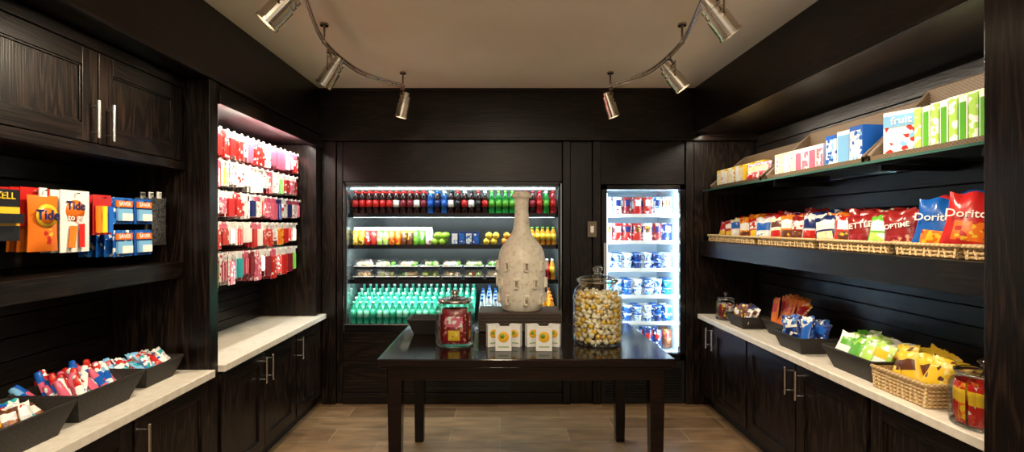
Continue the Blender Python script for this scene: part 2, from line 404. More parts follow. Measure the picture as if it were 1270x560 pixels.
def bottle(m,x,y,z,h,r,liq,lab,cap,seg=10):
    m.lathe([(0,0,liq),(r*.9,0,liq),(r,h*.05,liq),(r,h*.3,liq),(r*1.02,h*.3,lab),(r*1.02,h*.6,lab),(r,h*.6,liq),(r*.93,h*.7,liq),
             (r*.42,h*.88,liq),(r*.4,h*.91,liq),(r*.48,h*.91,cap),(r*.48,h,cap),(0,h,cap)],T(x,y,z),seg)
m=MB(); n=30
for i in range(n):
    x=-1.345+i*(1.84/(n-1)); f=i/(n-1)
    if f<0.20: s=(cola,c_red,c_red)
    elif f<0.36: s=(cola,c_maroon,c_red) if i%3 else (cola,c_white,c_red)
    elif f<0.46: s=(liq_blue,c_blue,c_white) if i%2 else (cola,c_navy,c_blue)
    elif f<0.66: s=((cola,c_black,c_red),(cola,c_red,c_white),(cola,c_white,c_black))[i%3]
    elif f<0.80: s=(liq_green,c_green,c_green)
    elif f<0.90: s=(cola,c_maroon,c_maroon)
    else: s=(liq_red,c_red,c_red) if i%2 else (liq_green,c_green,c_white)
    for k in range(3): bottle(m,x,4.51+k*0.075,1.712,0.215,0.0305,*s)
m.build("soda_bottles")
m=MB(); n=13
cans=[(p_yellow,c_yellow),(p_green,c_green),(p_orange,c_orange),(p_red,c_red),(p_white,c_white),(p_brown,c_yellow),(p_limewhite,c_green)]
for i in range(n):
    x=-1.345+i*0.0565
    a,c=cans[(i//2*3)%7]
    for k in range(3):
        m.lathe([(0,0,nickel),(.023,0,nickel),(.026,.008,a),(.026,.115,a),(.026,.115,c),(.024,.14,c),(.018,.15,c_white),(.018,.168,c_white),(0,.168,c_white)],T(x,4.51+k*0.07,1.421),10)
m.build("juice_cans")
m=MB()
for i in range(4):
    for k in range(3): m.carton(0.06,0.05,0.125,T(-0.42+i*0.066,4.51+k*.07,1.421),c_navy,random.choice((p_blue,p_whiteblue)))
m.build("yogurt_cartons")
for (nm,x0,cnt,mt) in (("green_apples",-0.605,2,plain("green_apple",(0.35,0.6,0.05),0.3)),("lemons",-0.125,2,plain("lemon_yellow",(0.85,0.6,0.05),0.35)),("oranges",0.045,2,plain("orange_fruit",(0.8,0.33,0.03),0.4))):
    m=MB()
    for i in range(cnt):
        for k in range(4):
            for lv in range(2): m.ball((x0+i*.068+lv*0.02,4.51+k*0.07,1.455+lv*0.055),0.032,mt,12,8)
    m.build(nm)
m=MB()
for i in range(6):
    x=0.25+i*0.05
    for k in range(2): bottle(m,x,4.51+k*.07,1.421,0.17,0.022,liq_org,c_yellow,c_green)
m.build("juice_bottles")
salad=noisy("salad_mix",(0.14,0.36,0.04),(0.62,0.62,0.30),45,0.5,0.4)
sand=noisy("sandwich_bread",(0.55,0.36,0.16),(0.8,0.70,0.5),40,0.7,0.3)
m=MB()
def clam(m,x,y,z,w,d,h,fill):
    def fr(w0,d0,w1,d1,z0,z1,mt):
        vs=[(-w0,-d0,z0),(w0,-d0,z0),(w0,d0,z0),(-w0,d0,z0),(-w1,-d1,z1),(w1,-d1,z1),(w1,d1,z1),(-w1,d1,z1)]
        m.add(vs,[(0,3,2,1),(4,5,6,7),(0,1,5,4),(1,2,6,5),(2,3,7,6),(3,0,4,7)],mt,False,T(x,y,z))
    fr(w*.42,d*.42,w*.5,d*.5,0,h*.28,black)
    fr(w*.5,d*.5,w*.40,d*.40,h*.33,h,plastic)
    m.box(x-w*.51,x+w*.51,y-d*.51,y+d*.51,z+h*.28,z+h*.33,c_white)
    for i in range(16):
        m.ball((x+random.uniform(-.33,.33)*w,y+random.uniform(-.4,.3)*d,z+h*.5),h*.26,fill if i%3 else random.choice((salad,c_white,c_white,c_red,c_green)),7,5)
for i in range(7):
    x=-1.27+i*0.205
    for lv in range(2): clam(m,x,4.60,1.102+lv*0.095,0.185,0.2,0.088,salad if i%2 else sand)
m.build("salad_containers")
m=MB()
for i in range(8):
    x=0.16+i*0.047
    for k in range(2): bottle(m,x,4.50+k*.06,1.102,0.19,0.021,(liq_clear,c_white,liq_red,liq_org)[i%4],(c_white,p_whiteblue,c_red,c_yellow)[i%4],c_white)
m.build("dairy_bottles")
m=MB()
for k in range(5):
    for i in range(19):
        x=-1.35+i*0.0605; zz=0.703+k*0.03
        bottle(m,x,4.46+k*0.09,zz,0.20,0.0275,aqua,aqua2 if i%3 else aqua,c_white if (i+k)%2 else aqua2,10)
m.build("water_bottles")
m=MB()
for k in range(4):
    for i in range(8):
        x=-0.165+i*0.062; zz=0.703+k*0.02
        bottle(m,x,4.47+k*0.1,zz,0.225+0.03*(i%2),0.028,liq_clear,c_blue if i>3 else p_whiteblue,c_blue if i<5 else c_white,8)
    for i in range(3):
        bottle(m,0.355+i*0.062,4.47+k*0.1,0.703+k*0.02,0.23,0.028,liq_org,c_yellow,c_orange,8)
m.build("sports_drink_bottles")

# ---------------------------------------------------------------- glass door fridge
fin=plain("fridge_liner",(0.66,0.78,0.88),0.4)
m=MB()
a0,a1,b0,b1=0.915,1.662,0.44,1.965
m.box(a0,a0+0.03,4.40,5.06,0.03,b1,fin); m.box(a1-0.03,a1,4.40,5.06,0.03,b1,fin)
m.box(a0,a1,5.03,5.06,0.03,b1,fin); m.box(a0,a1,4.40,5.06,b1-0.03,b1,fin); m.box(a0,a1,4.40,5.06,b0-0.05,b0,fin)
m.box(a0,a1,4.36,5.0,0.01,b0-0.05,black)
for k in range(12):
    z=0.05+k*0.024; m.box(a0+0.03,a1-0.03,4.348,4.36,z,z+0.012,blackgloss)
m.box(a0,a0+0.045,4.34,4.395,0.40,b1,blackgloss); m.box(a1-0.045,a1,4.34,4.395,0.40,b1,blackgloss)
m.box(a0,a1,4.34,4.395,b1-0.035,b1,blackgloss); m.box(a0,a1,4.34,4.395,0.40,0.455,blackgloss)
m.box(a0+0.045,a1-0.045,4.365,4.371,0.455,b1-0.035,glass)
m.box(a0+0.008,a0+0.028,4.295,4.312,0.95,1.45,steel); m.box(a0+0.012,a0+0.024,4.31,4.34,0.97,0.99,steel); m.box(a0+0.012,a0+0.024,4.31,4.34,1.41,1.43,steel)
ledf=plain("led_strip_cool",(1,1,1),0.5,0,(0.65,0.87,1.0),9)
for x in (a0+0.05,a1-0.06): m.box(x,x+0.012,4.405,4.42,0.50,1.90,ledf)
fsh=[1.70,1.455,1.20,0.955,0.71,0.46]
for zz in fsh[:-1]:
    for k in range(24):
        x=a0+0.04+k*0.029; m.box(x,x+0.004,4.46,5.02,zz-0.006,zz,iron)
    m.box(a0+0.03,a1-0.03,4.455,4.465,zz-0.02,zz+0.012,c_white)
m.build("glass_door_refrigerator")
m=MB()
sets=[[p_white,p_pink,p_whiteblue,p_red,p_maroon],[p_red,p_navy,p_brown,p_white,p_maroon],[p_whiteblue,p_navy,p_whiteblue],[p_whiteblue,p_teal,p_blue],[p_whiteblue,p_navy,p_blue],[p_brown,p_maroon,p_pink,p_navy]]
for j,zz in enumerate(fsh):
    n=7
    for i in range(n):
        x=a0+0.095+i*0.093; c=random.choice(sets[j])
        for k in range(2):
            y=4.53+k*0.14
            if j in (0,1,5):
                m.bag(0.085,0.17,0.045,T(x,y,zz+0.001)@R(random.uniform(-.1,.1),'Z'),c,random.choice((c_white,c_navy,p_brown)) if j!=5 else p_red,None,5,6,0.002)
            else:
                for lv in range(2):
                    m.lathe([(0,0,c_white),(.028,0,c_white),(.036,.06,c),(.038,.063,c_white),(.038,.072,c_blue if (i+j)%2 else c_white),(0,.073,c_blue if (i+j)%2 else c_white)],T(x,y,zz+0.001+lv*0.075),12)
m.build("chilled_snack_packages")

# ---------------------------------------------------------------- table
m=MB()
tx0,tx1,ty0,ty1=-0.685,0.98,2.69,3.70
m.box(tx0,tx1,ty0,ty1,0.815,0.86,wood_table)
m.box(tx0+0.015,tx1-0.015,ty0+0.015,ty1-0.015,0.80,0.815,wood_table)
m.box(tx0+0.05,tx1-0.05,ty0+0.05,ty1-0.05,0.725,0.80,wood_table)
for x in (tx0+0.045,tx1-0.045-0.085):
    for y in (ty0+0.045,ty1-0.13):
        w=0.085
        vs=[(x+0.01,y+0.01,0),(x+w-0.01,y+0.01,0),(x+w-0.01,y+w-0.01,0),(x+0.01,y+w-0.01,0),(x,y,0.80),(x+w,y,0.80),(x+w,y+w,0.80),(x,y+w,0.80)]
        m.add(vs,[(0,3,2,1),(4,5,6,7),(0,1,5,4),(1,2,6,5),(2,3,7,6),(3,0,4,7)],wood_table)
m.build("display_table",0.006)
TZ=0.861
m=MB(); m.box(-0.15,0.43,3.38,3.66,TZ,0.995,riserm)
for k in range(6): m.tube([(-0.155,3.375,TZ+.012+k*.022),(0.435,3.375,TZ+.012+k*.022)],0.006,riserm,6)
m.build("woven_riser",0.006)
m=MB()
vp=[(0,0),(.132,0),(.142,.010),(.156,.05),(.167,.11),(.172,.19),(.173,.28),(.171,.36),(.162,.415),(.145,.455),(.118,.49),(.090,.52),(.072,.55),(.061,.59),(.054,.65),(.050,.71),(.050,.77),(.054,.80),(.066,.806),(.071,.820),(.069,.838),(.058,.842),(.054,.852),(.044,.852),(.038,.80),(.032,.7)]
VX,VY,VZ=0.158,3.52,0.996
m.lathe([(r,z,ceramic) for r,z in vp],T(VX,VY,VZ),48)
def vr(z):
    for i in range(1,len(vp)):
        if vp[i-1][1]<=z<=vp[i][1] and vp[i][1]>vp[i-1][1]:
            f=(z-vp[i-1][1])/(vp[i][1]-vp[i-1][1]); return vp[i-1][0]*(1-f)+vp[i][0]*f
for row,zz in enumerate((0.055,0.17,0.29)):
    for k in range(8):
        a=2*PI*k/8+0.39*row+0.15
        rr=vr(zz+0.03)
        M=T(VX,VY,VZ)@R(a,'Z')@T(rr-0.008,0,zz)
        m.box(0,0.0095,-0.014,0.014,0,0.062,ceramic_shade,M)  # dark backing paints the shadow inside each raised bracket
        m.box(0,0.024,-0.020,-0.009,0,0.062,ceramic,M); m.box(0,0.024,0.011,0.019,0.012,0.062,ceramic,M)
        m.box(0,0.024,-0.020,0.019,0.054,0.066,ceramic,M); m.box(0,0.024,-0.020,0.010,-0.003,0.008,ceramic,M)
m.build("ceramic_vase",0.002)
lid_g=thin_glass("jar_lid_glass",(0.86,0.89,0.89),0.20)
lid_m=plain("jar_lid_metal",(0.5,0.48,0.45),0.25,1.0)
def jar(name,x,y,z,r,h,fill,lidh=0.1,lid=lid_g):
    m=MB()
    g=glass
    m.lathe([(0,0,g),(r*.9,0,g),(r*.97,.01,g),(r,h*.12,g),(r,h*.78,g),(r*.93,h*.88,g),(r*.78,h*.94,g),(r*.74,h,g),(r*.78,h*1.005,g)],T(x,y,z),40)
    m.lathe([(r*.80,h+0.004,lid),(r*.86,h+0.006,lid),(r*.86,h+0.016,lid),(r*.7,h+lidh*.30,lid),(r*.3,h+lidh*.45,lid),(r*.13,h+lidh*.5,lid),(r*.12,h+lidh*.6,lid),(r*.2,h+lidh*.72,lid),(r*.22,h+lidh*.85,lid),(r*.12,h+lidh*.98,lid),(0,h+lidh,lid)],T(x,y,z),32)
    m.tube([(x+r*.80*math.cos(2*PI*k/32),y+r*.80*math.sin(2*PI*k/32),z+h+0.003) for k in range(32)],0.005,nickel,6,True)
    m.tube([(x+r*.93*math.cos(2*PI*k/32),y+r*.93*math.sin(2*PI*k/32),z+0.006) for k in range(32)],0.005,lid_g,6,True)
    fill(m,x,y,z,r,h)
    return m.build(name)
def fill_candy(m,x,y,z,r,h):
    c=0.0185; zz=z+c+0.010
    lv=0
    while zz<z+h*.86:
        R1=(r if zz<z+h*.76 else r*.88)-c-0.008
        for rad in ((R1,R1-c*2) if zz<z+h*.78 else (R1,R1-2*c,R1-4*c,R1-6*c)):
            if rad<=0: continue
            n=max(1,int(2*PI*rad/(2.15*c)))
            for k in range(n):
                a=2*PI*k/n+lv*0.5+rad*9+random.uniform(-.09,.09)
                mt=random.choice((gold,foilw,foilw,c_yellow,foilw,gold))
                px,py,pz=x+rad*math.cos(a),y+rad*math.sin(a),zz+random.uniform(-.006,.006)
                q=R(random.uniform(0,6),'Z')@R(random.uniform(0,3),'X')
                m.ball((px,py,pz),c*.95,mt,8,6,q,(1,1,.8))
                for s in (-1,1):
                    tip=(T(px,py,pz)@q)@Vector((0,0,s*c*1.35))
                    d=Vector(tip)-Vector((x,y,tip[2]))
                    if d.length<r-0.008 and tip[2]>z+.012: m.cyl((px,py,pz),tip,c*.1,foilw,5,c*.6)
        zz+=c*1.65; lv+=1
jar("candy_jar",0.624,3.09,TZ,0.155,0.385,fill_candy,0.10)
def fill_bars(cols,n=26,bw=0.05,bh=0.17,lab=None):
    def f(m,x,y,z,r,h):
        for rr,nn in ((r*.78,int(n*.6)),(r*.42,int(n*.4))):
            for k in range(nn):
                a=2*PI*k/nn+random.uniform(-.1,.1)
                M=T(x+rr*math.cos(a),y+rr*math.sin(a),z+0.012)@R(a+PI/2,'Z')@R(random.uniform(-.05,.05),'Y')
                hh=min(bh,h*.85)
                m.bag(bw,hh,0.018,M,random.choice(cols),lab,None,4,6,0.001)
    return f
def fill_boxes(m,x,y,z,r,h):
    w=r*1.25
    for k,(dy,mt) in enumerate(((-.35*r,p_maroon),(0.0,p_brown),(.35*r,p_maroon))):
        m.bag(w,h*.80,0.035,T(x,y+dy,z+0.012)@R(0.06*(k-1),'Z'),mt,p_pink if k==0 else p_red,p_yellow,8,10,0.002)
    for s in (-1,1):
        m.bag(r*.8,h*.72,0.02,T(x+s*r*.72,y-0.01,z+0.012)@R(s*PI/2.3,'Z'),c_maroon,p_pink,p_yellow,5,7,0.002)
jar("chocolate_jar",-0.282,3.03,TZ,0.122,0.265,fill_boxes,0.075,lid_m)

logo=plain("logo_yellow",(0.85,0.45,0.02),0.4); logog=plain("logo_green",(0.15,0.35,0.05),0.4)
def tentbox(m,x,y,rz,w=0.085,h=0.135,d=0.045):
    M=T(x,y,TZ)@R(rz,'Z')
    m.box(-w/2,w/2,-d/2,d/2,0,h,c_white,M)
    D=M@T(0,-d/2-0.0008,h*.60)@R(PI/2,'X')
    m.lathe([(0,0,logo),(w*.34,0,logo),(w*.34,.001,logo),(0,.001,logo)],D,20)
    m.lathe([(0,0.0012,logog),(w*.15,0.0012,logog),(0,.0016,logog)],D@T(-w*.08,w*.05,0),14)
    m.box(-w*.33,w*.33,-d/2-0.001,-d/2,h*.16,h*.20,logog,M)
for nm,cx in (("tea_sample_boxes",0.022),("tea_sample_boxes",0.262)):
    m=MB(); tentbox(m,cx-0.065,2.98,0.25,0.075); tentbox(m,cx+0.0,2.88,-0.05,0.095,.14); tentbox(m,cx+0.075,2.98,-0.3,0.07)
    m.build(nm,0.001)

# ---------------------------------------------------------------- baskets
def frus(m,w0,d0,w1,d1,z0,z1,mt,M,t=0.008):
    def ring(w,d,z): return [(-w/2,-d/2,z),(w/2,-d/2,z),(w/2,d/2,z),(-w/2,d/2,z)]
    vs=ring(w0,d0,z0)+ring(w1,d1,z1)+ring(w1-2*t,d1-2*t,z1)+ring(w0-2*t,d0-2*t,z0+t)
    fs=[(0,3,2,1),(12,13,14,15)]
    for a in range(3):
        for k in range(4):
            k2=(k+1)%4; fs.append((a*4+k,a*4+k2,(a+1)*4+k2,(a+1)*4+k))
    m.add(vs,fs,mt,False,M)
def rim(m,w,d,z,r,mt,M):
    pts=[]
    c=0.02
    for (sx,sy,a0) in ((1,1,0),(-1,1,90),(-1,-1,180),(1,-1,270)):
        for k in range(4):
            a=math.radians(a0+k*30); pts.append(M@Vector((sx*(w/2-c)+c*math.cos(a),sy*(d/2-c)+c*math.sin(a),z)))
    m.tube(pts,r,mt,6,True)
def black_basket(name,x,y,z,w,d,h,rz,fill):
    m=MB(); M=T(x,y,z)@R(rz,'Z')
    frus(m,w*.72,d*.72,w,d,0,h,leather,M); rim(m,w,d,h,0.005,leather,M)
    fill(m,M,w,d,h)
    return m.build(name)
def bagfill(cols,labs,n,bw,bh,bt,lean=-0.35,up=0.35,turn=0.35,wr=0.006):
    def f(m,M,w,d,h):
        for k in range(n):
            q=max(1,int(w/(bw*.75)))
            fx=(k%q)/max(1,q-1) if q>=2 else .5
            x=(fx-.5)*(w*.78-bw*.5)*1.0; y=(-.25+.5*(k//q)/max(1,(n-1)//q))*d
            MM=M@T(x,y,h*up+random.uniform(0,.025))@R(turn+random.uniform(-.35,.35),'Z')@R(random.uniform(-.3,.3),'Y')@R(lean+random.uniform(-.2,.25),'X')
            m.bag(bw*random.uniform(.9,1.1),bh*random.uniform(.88,1.05),bt,MM,random.choice(cols),random.choice(labs),None,8,10,0.003,wr)
    return f
def stickfill(cols,n,ln,wd):
    def f(m,M,w,d,h):
        for k in range(n):
            x=random.uniform(-.38,.38)*w; y=random.uniform(-.3,.3)*d
            MM=M@T(x,y,h*.35+random.uniform(0,.03))@R(random.uniform(-.35,.35)-.25,'Z')@R(random.uniform(-.35,.35),'Y')@R(-0.75+random.uniform(-.25,.25),'X')
            c=random.choice(cols); c2=random.choice((c_white,p_white,c_blue,c_pink))
            m.lathe([(0,0,c2),(wd*.45,0.002,c2),(wd*.5,ln*.06,c),(wd*.5,ln*.35,c),(wd*.5,ln*.35,c2),(wd*.5,ln*.65,c2),(wd*.5,ln*.65,c),(wd*.5,ln*.94,c),(wd*.42,ln,c),(0,ln,c)],MM,8)
    return f
CZ=0.816
LR=PI/2; RR=-PI/2
black_basket("candy_basket",-1.80,2.44,CZ,0.27,0.24,0.10,LR,bagfill([p_teal,p_white,p_red,p_whiteblue,c_lbl],[c_white,p_white,c_red,p_teal],22,0.05,0.09,0.02,-.9,.6,-.3))
black_basket("candy_basket",-1.78,2.06,CZ,0.36,0.28,0.12,LR,stickfill([p_whiteblue,c_blue,p_red,c_pink,p_pink,c_lbl,p_whiteblue],48,0.135,0.027))
black_basket("candy_basket",-1.76,1.70,CZ,0.32,0.28,0.12,LR,bagfill([p_teal,p_white,p_brown],[c_white,p_white],14,0.07,0.11,0.025,-.9,.3,-.3))
black_basket("snack_basket",-0.48,3.38,TZ,0.30,0.20,0.10,0,lambda m,M,w,d,h:None)
black_basket("snack_basket",1.93,3.78,CZ,0.26,0.22,0.09,RR,bagfill([p_brown,c_navy,p_white],[c_white,p_brown],10,0.08,0.12,0.03))
black_basket("snack_basket",2.06,3.44,CZ,0.30,0.24,0.10,RR,bagfill([c_orange,p_orange,c_orange],[c_red,p_orange],14,0.08,0.24,0.03))
black_basket("snack_basket",1.93,3.07,CZ,0.30,0.24,0.10,RR,bagfill([c_blue,p_navy,p_blue],[c_blue,p_whiteblue],12,0.10,0.16,0.04))
black_basket("snack_basket",1.96,2.56,CZ,0.38,0.27,0.115,RR,bagfill([p_limewhite,c_white,p_limewhite,c_green],[p_green,c_green,c_yellow,p_limewhite],13,0.12,0.16,0.045,-.5))
def wicker_tray(m,x,y,z,w,d,h,rz,hb=None):
    M=T(x,y,z)@R(rz,'Z')
    frus(m,w*.94,d*.94,w*.98,d*.98,0,h,wicker,M,0.006)
    n=max(2,int(h/0.016))
    for k in range(n): rim(m,w*(.94+.05*k/n),d*(.94+.05*k/n),0.008+k*h/n,0.0075,wicker,M)
    rim(m,w,d,h,0.010,wicker,M)
    nn=int(w/0.035)
    for k in range(nn):
        xx=-w/2+0.02+k*(w-0.04)/(nn-1)
        for s in (-1,1): m.cyl(M@Vector((xx,s*d*.485,0.004)),M@Vector((xx+0.012*(-1)**k,s*d*.495,h)),0.005,wicker,5)
    return M
m=MB(); M=wicker_tray(m,1.97,2.225,CZ,0.32,0.29,0.10,RR)
bagfill([c_yellow,p_yellow,c_yellow,c_yellow],[p_yellow,c_yellow,c_brown],13,0.11,0.16,0.05)(m,M,0.30,0.27,0.10)
m.build("snack_basket")
jar("snack_bar_jar",1.90,1.895,CZ,0.108,0.20,fill_bars([p_red,c_red,c_red,p_orange],30,0.034,0.16,c_yellow),0.065)
jar("snack_bar_jar",1.90,4.07,CZ,0.08,0.17,fill_bars([p_brown,c_maroon,p_white],16,0.035,0.12),0.06)

# chip bags on the thick shelf, in wicker trays
SZ=1.467
def foil(name,c): return plain(name,c,0.24)
RED2=foil("chip_bag_red",(0.50,0.02,0.02)); BLU2=foil("chip_bag_blue",(0.01,0.10,0.42))
MAR2=foil("chip_bag_maroon",(0.24,0.015,0.015)); NAV2=foil("chip_bag_navy",(0.012,0.025,0.11)); GRN2=foil("chip_bag_green",(0.13,0.40,0.04))
ORG2=foil("chip_bag_orange",(0.70,0.20,0.02)); SIL2=foil("chip_bag_silver",(0.65,0.66,0.70))
groups=[(1.715,1.925,[(p_red,c_white,p_red,"",.15,.20)]),
        (1.93,2.26,[(RED2,c_white,p_orange,"Doritos",.19,.26),(BLU2,c_white,p_orange,"Doritos",.19,.24)]),
        (2.27,2.80,[(MAR2,c_white,p_maroon,"POPTIME",.18,.18),(GRN2,c_white,p_limewhite,"",.15,.17),(MAR2,c_white,p_maroon,"KETTLE",.17,.18),(p_red,c_white,p_brown,"",.14,.18)]),
        (2.81,3.46,[(NAV2,c_white,p_cream,"",.18,.18),(SIL2,c_navy,p_red,"",.15,.19),(MAR2,p_white,p_brown,"",.15,.18),(ORG2,c_white,p_brown,"",.15,.19),(p_cream,c_brown,c_red,"",.14,.18)]),
        (3.47,4.27,[(SIL2,c_blue,p_whiteblue,"",.15,.18),(c_red,p_white,c_yellow,"",.15,.18),(p_orange,c_white,p_brown,"",.15,.18),(p_cream,c_blue,c_white,"",.14,.18),(c_red,c_white,c_yellow,"",.14,.16),(p_pink,c_red,c_yellow,"",.14,.16)])]
for (y0,y1,bags) in groups:
    m=MB(); w=y1-y0-0.01
    M=wicker_tray(m,2.02,(y0+y1)/2,SZ,w,0.38,0.052,RR)
    n=len(bags); step=w/n
    for k,(b_,l_,a_,tx,bw,bh) in enumerate(bags):
        lx=w/2-step*(k+.5)
        if y1>4.2: lx=max(lx,-w/2+.08)
        turn=0.5 if y0>1.9 else 0.1
        MM=M@T(lx,-0.075+random.uniform(-.012,.012),0.018)@R(turn+random.uniform(-.22,.22),'Z')@R(random.uniform(-.16,.16),'Y')@R(-0.18+random.uniform(-.1,.06),'X')
        m.bag(bw,bh,0.08,MM,b_,(b_ if tx else l_),a_,16,16,0.0022,0.010)
        if tx: m.text(tx,bw*(.25 if len(tx)<8 and tx!="POPTIME" else .18),MM@R(-.08,'Y')@T(0,-0.0425,bh*.62),l_)
        for r2 in (1,2):
            MM=M@T(lx+random.uniform(-.03,.03)*(0.3 if y1>4.2 else 1),-0.075+0.09*r2,0.02+0.015*r2)@R(turn+random.uniform(-.3,.3),'Z')@R(random.uniform(-.2,.2),'Y')@R(-0.15,'X')
            q=random.choice(bags); m.bag(q[4],bh*random.uniform(.95,1.08),0.06,MM,q[0],q[1] if not q[3] else q[0],q[2],10,12,0.003,0.009)
    m.build("chip_bag_tray")

# boxes on glass shelf in display trays
GZ=1.919
traym=weave("brown_tray_weave",(0.06,0.035,0.018),(0.17,0.11,0.06),100)
def disp_tray(m,y0,y1,hb):
    x0,x1=1.86,2.17
    m.box(x0,x1,y0,y1,GZ,GZ+0.008,traym); m.box(x0,x0+0.01,y0,y1,GZ,GZ+0.03,traym); m.box(x1-0.01,x1,y0,y1,GZ,GZ+hb,traym)
    for y in (y0,y1-0.01):
        vs=[(x0,y,GZ),(x1,y,GZ),(x1,y,GZ+hb),(x0,y,GZ+0.03),(x0,y+.01,GZ),(x1,y+.01,GZ),(x1,y+.01,GZ+hb),(x0,y+.01,GZ+0.03)]
        m.add(vs,[(0,1,2,3),(7,6,5,4),(0,4,5,1),(1,5,6,2),(2,6,7,3),(3,7,4,0)],traym)
    m.tube([(x0,y0,GZ+.03),(x1,y0,GZ+hb),(x1,y1,GZ+hb),(x0,y1,GZ+.03)],0.010,traym,6)
def cart(m,x,y,w,d,h,base,face,rz=0,z=GZ+0.009):
    m.carton(w,d,h,T(x,y,z)@R(RR+rz,'Z'),base,face)
m=MB(); disp_tray(m,1.74,2.44,0.36)
cart(m,1.95,2.33,0.15,0.06,0.225,c_white,p_strawb,0.45)
MT=T(1.95,2.33,GZ)@R(RR+0.45,'Z'); m.box(-.072,.072,-.034,-.031,.16,.215,c_lbl,MT); m.text("fruit",0.05,MT@T(0,-.036,.187),c_white)
for i in range(8):
    y=2.20-i*0.043
    for k in range(3): m.box(1.90+k*.075,1.955+k*.075,y-0.018,y+0.018,GZ+0.009,GZ+0.215+0.025*k,c_white if (i+k)%2 else p_limewhite)
    m.box(1.8985,1.90,y-0.013,y+0.013,GZ+0.03,GZ+0.19,c_green if i%2 else p_limewhite)
    m.box(1.903,1.94,y-0.0192,y-0.018,GZ+0.03,GZ+0.19,p_limewhite if i%2 else c_green)
m.bag(0.14,0.22,0.05,T(1.93,1.83,GZ+.01)@R(RR+.4,'Z'),p_cream,c_yellow); m.build("granola_box_tray")
m=MB(); disp_tray(m,2.48,3.38,0.32)
for i in range(3): cart(m,1.94,2.56+i*.095,0.085,0.12,0.20-(.008*i),c_blue if i!=1 else c_white,p_whiteblue if i!=1 else c_lbl,0.1)
for i in range(4): cart(m,1.93,2.86+i*.068,0.062,0.08,0.15,c_white,c_pink if i%2 else p_pink)
for i in range(5):
    for k in range(3): cart(m,1.93+k*.08,3.12+i*.052,0.048,0.05,0.16+.02*k,c_white if k else p_cream,(p_cream,p_white,c_white)[(i+k)%3])
m.build("cereal_bar_tray")
m=MB(); disp_tray(m,3.46,4.28,0.28)
for i in range(3): m.bag(0.10,0.15,0.04,T(1.92,3.53+i*.085,GZ+.009)@R(RR+.4,'Z')@R(-.2,'X'),p_pink,p_cream,p_red)
for i in range(7):
    for k in range(3): cart(m,1.92+k*.08,3.80+i*.066,0.055,0.05,0.15+.02*k,p_cream if i%2 else c_yellow,(p_cream,c_white,p_white)[(i+k)%3])
m.build("tea_packet_tray")

# ---------------------------------------------------------------- left hanging packets (near section)
m=MB()
XH=-1.80
def pk(y,z0,z1,w,base,lab=None,acc=None,t=0.03,x=XH):
    M=T(x,y,z0)@R(LR,'Z')
    m.bag(w,z1-z0,t,M,base,lab,acc,8,10,0.002)
    m.box(-0.016,0.016,-0.002,0.002,(z1-z0)-0.01,(z1-z0)+0.03,c_white,M)
    m.cyl((-2.13,y,z1+0.02),(x+0.02,y,z1+0.02),0.003,steel,6)
    return M
def hang(y,z0,z1,w,base,lab=None,acc=None,t=0.03,n=3):
    for k in range(n-1,0,-1): pk(y+0.01*k,z0,z1,w,base,lab,acc,t,XH-0.05*k)
    return pk(y,z0,z1,w,base,lab,acc,t)
def hcard(y,z0,z1,w,base,x=XH,n=3,hook=True):
    for k in range(n): m.box(x-0.04*k-0.003,x-0.04*k,y-w/2,y+w/2,z0,z1,base)
    if hook: m.cyl((-2.13,y,z1-0.012),(x+0.02,y,z1-0.012),0.003,steel,6)
hcard(1.745,1.545,1.735,0.14,c_black); m.box(XH,XH+0.004,1.70,1.81,1.60,1.67,c_yellow); m.box(XH,XH+0.03,1.70,1.80,1.61,1.645,c_black)
m.text("ACELL",0.035,T(XH+0.003,1.745,1.71)@R(LR,'Z'),c_yellow)
hcard(1.895,1.60,1.75,0.12,c_red,n=4,x=XH-.02); M=hang(1.905,1.50,1.72,0.13,c_orange,c_orange,p_orange)
m.lathe([(0,0,c_yellow),(0.046,0,c_yellow),(0.046,0.003,c_yellow),(0,0.003,c_yellow)],T(XH+0.016,1.905,1.64)@R(PI/2,'Y'),24)
m.lathe([(0,0,c_orange),(0.032,0,c_orange),(0.032,0.003,c_orange),(0,0.003,c_orange)],T(XH+0.0175,1.905,1.64)@R(PI/2,'Y'),24)
m.text("Tide",0.055,T(XH+0.023,1.905,1.642)@R(LR,'Z'),c_navy)
hcard(2.05,1.49,1.75,0.14,c_white); m.lathe([(0,0,c_orange),(.045,0,c_orange),(.045,.003,c_orange),(0,.003,c_orange)],T(XH,2.05,1.665)@R(PI/2,'Y'),24)
m.text("Tide",0.05,T(XH+0.005,2.05,1.685)@R(LR,'Z'),c_navy); m.text("to go",0.036,T(XH+0.005,2.05,1.635)@R(LR,'Z'),c_white)
m.cyl((XH+0.012,2.02,1.51),(XH+0.012,2.03,1.60),0.012,c_orange); m.cyl((XH+0.012,2.07,1.51),(XH+0.012,2.07,1.61),0.010,c_red)
hcard(2.19,1.56,1.74,0.10,c_red); 
for k,c in enumerate((c_orange,c_yellow,c_blue)): m.cyl((XH+0.012,2.155+k*.033,1.57),(XH+0.012,2.155+k*.033,1.69),0.011,c)
for (y,zz) in ((2.31,1.61),(2.44,1.61),(2.31,1.455),(2.44,1.455)):
    hcard(y,zz,zz+0.125,0.115,p_blue if y<2.4 else c_blue,n=5)
    Md=T(XH+0.003,y,zz+0.06)@R(LR,'Z'); m.box(-0.045,0.045,-0.010,0,-0.045,0.012,c_lbl,Md); m.box(-0.02,0.045,-0.012,0,-0.045,-0.01,c_white,Md)
    m.box(-0.05,0.05,-0.006,0,0.02,0.05,c_orange,Md)
    m.text("SAVER",0.026,Md@T(0,-0.007,0.035),c_white)
mesh_blk=noisy("black_netting",(0.005,0.005,0.006),(0.10,0.10,0.10),120,0.4,0.5)
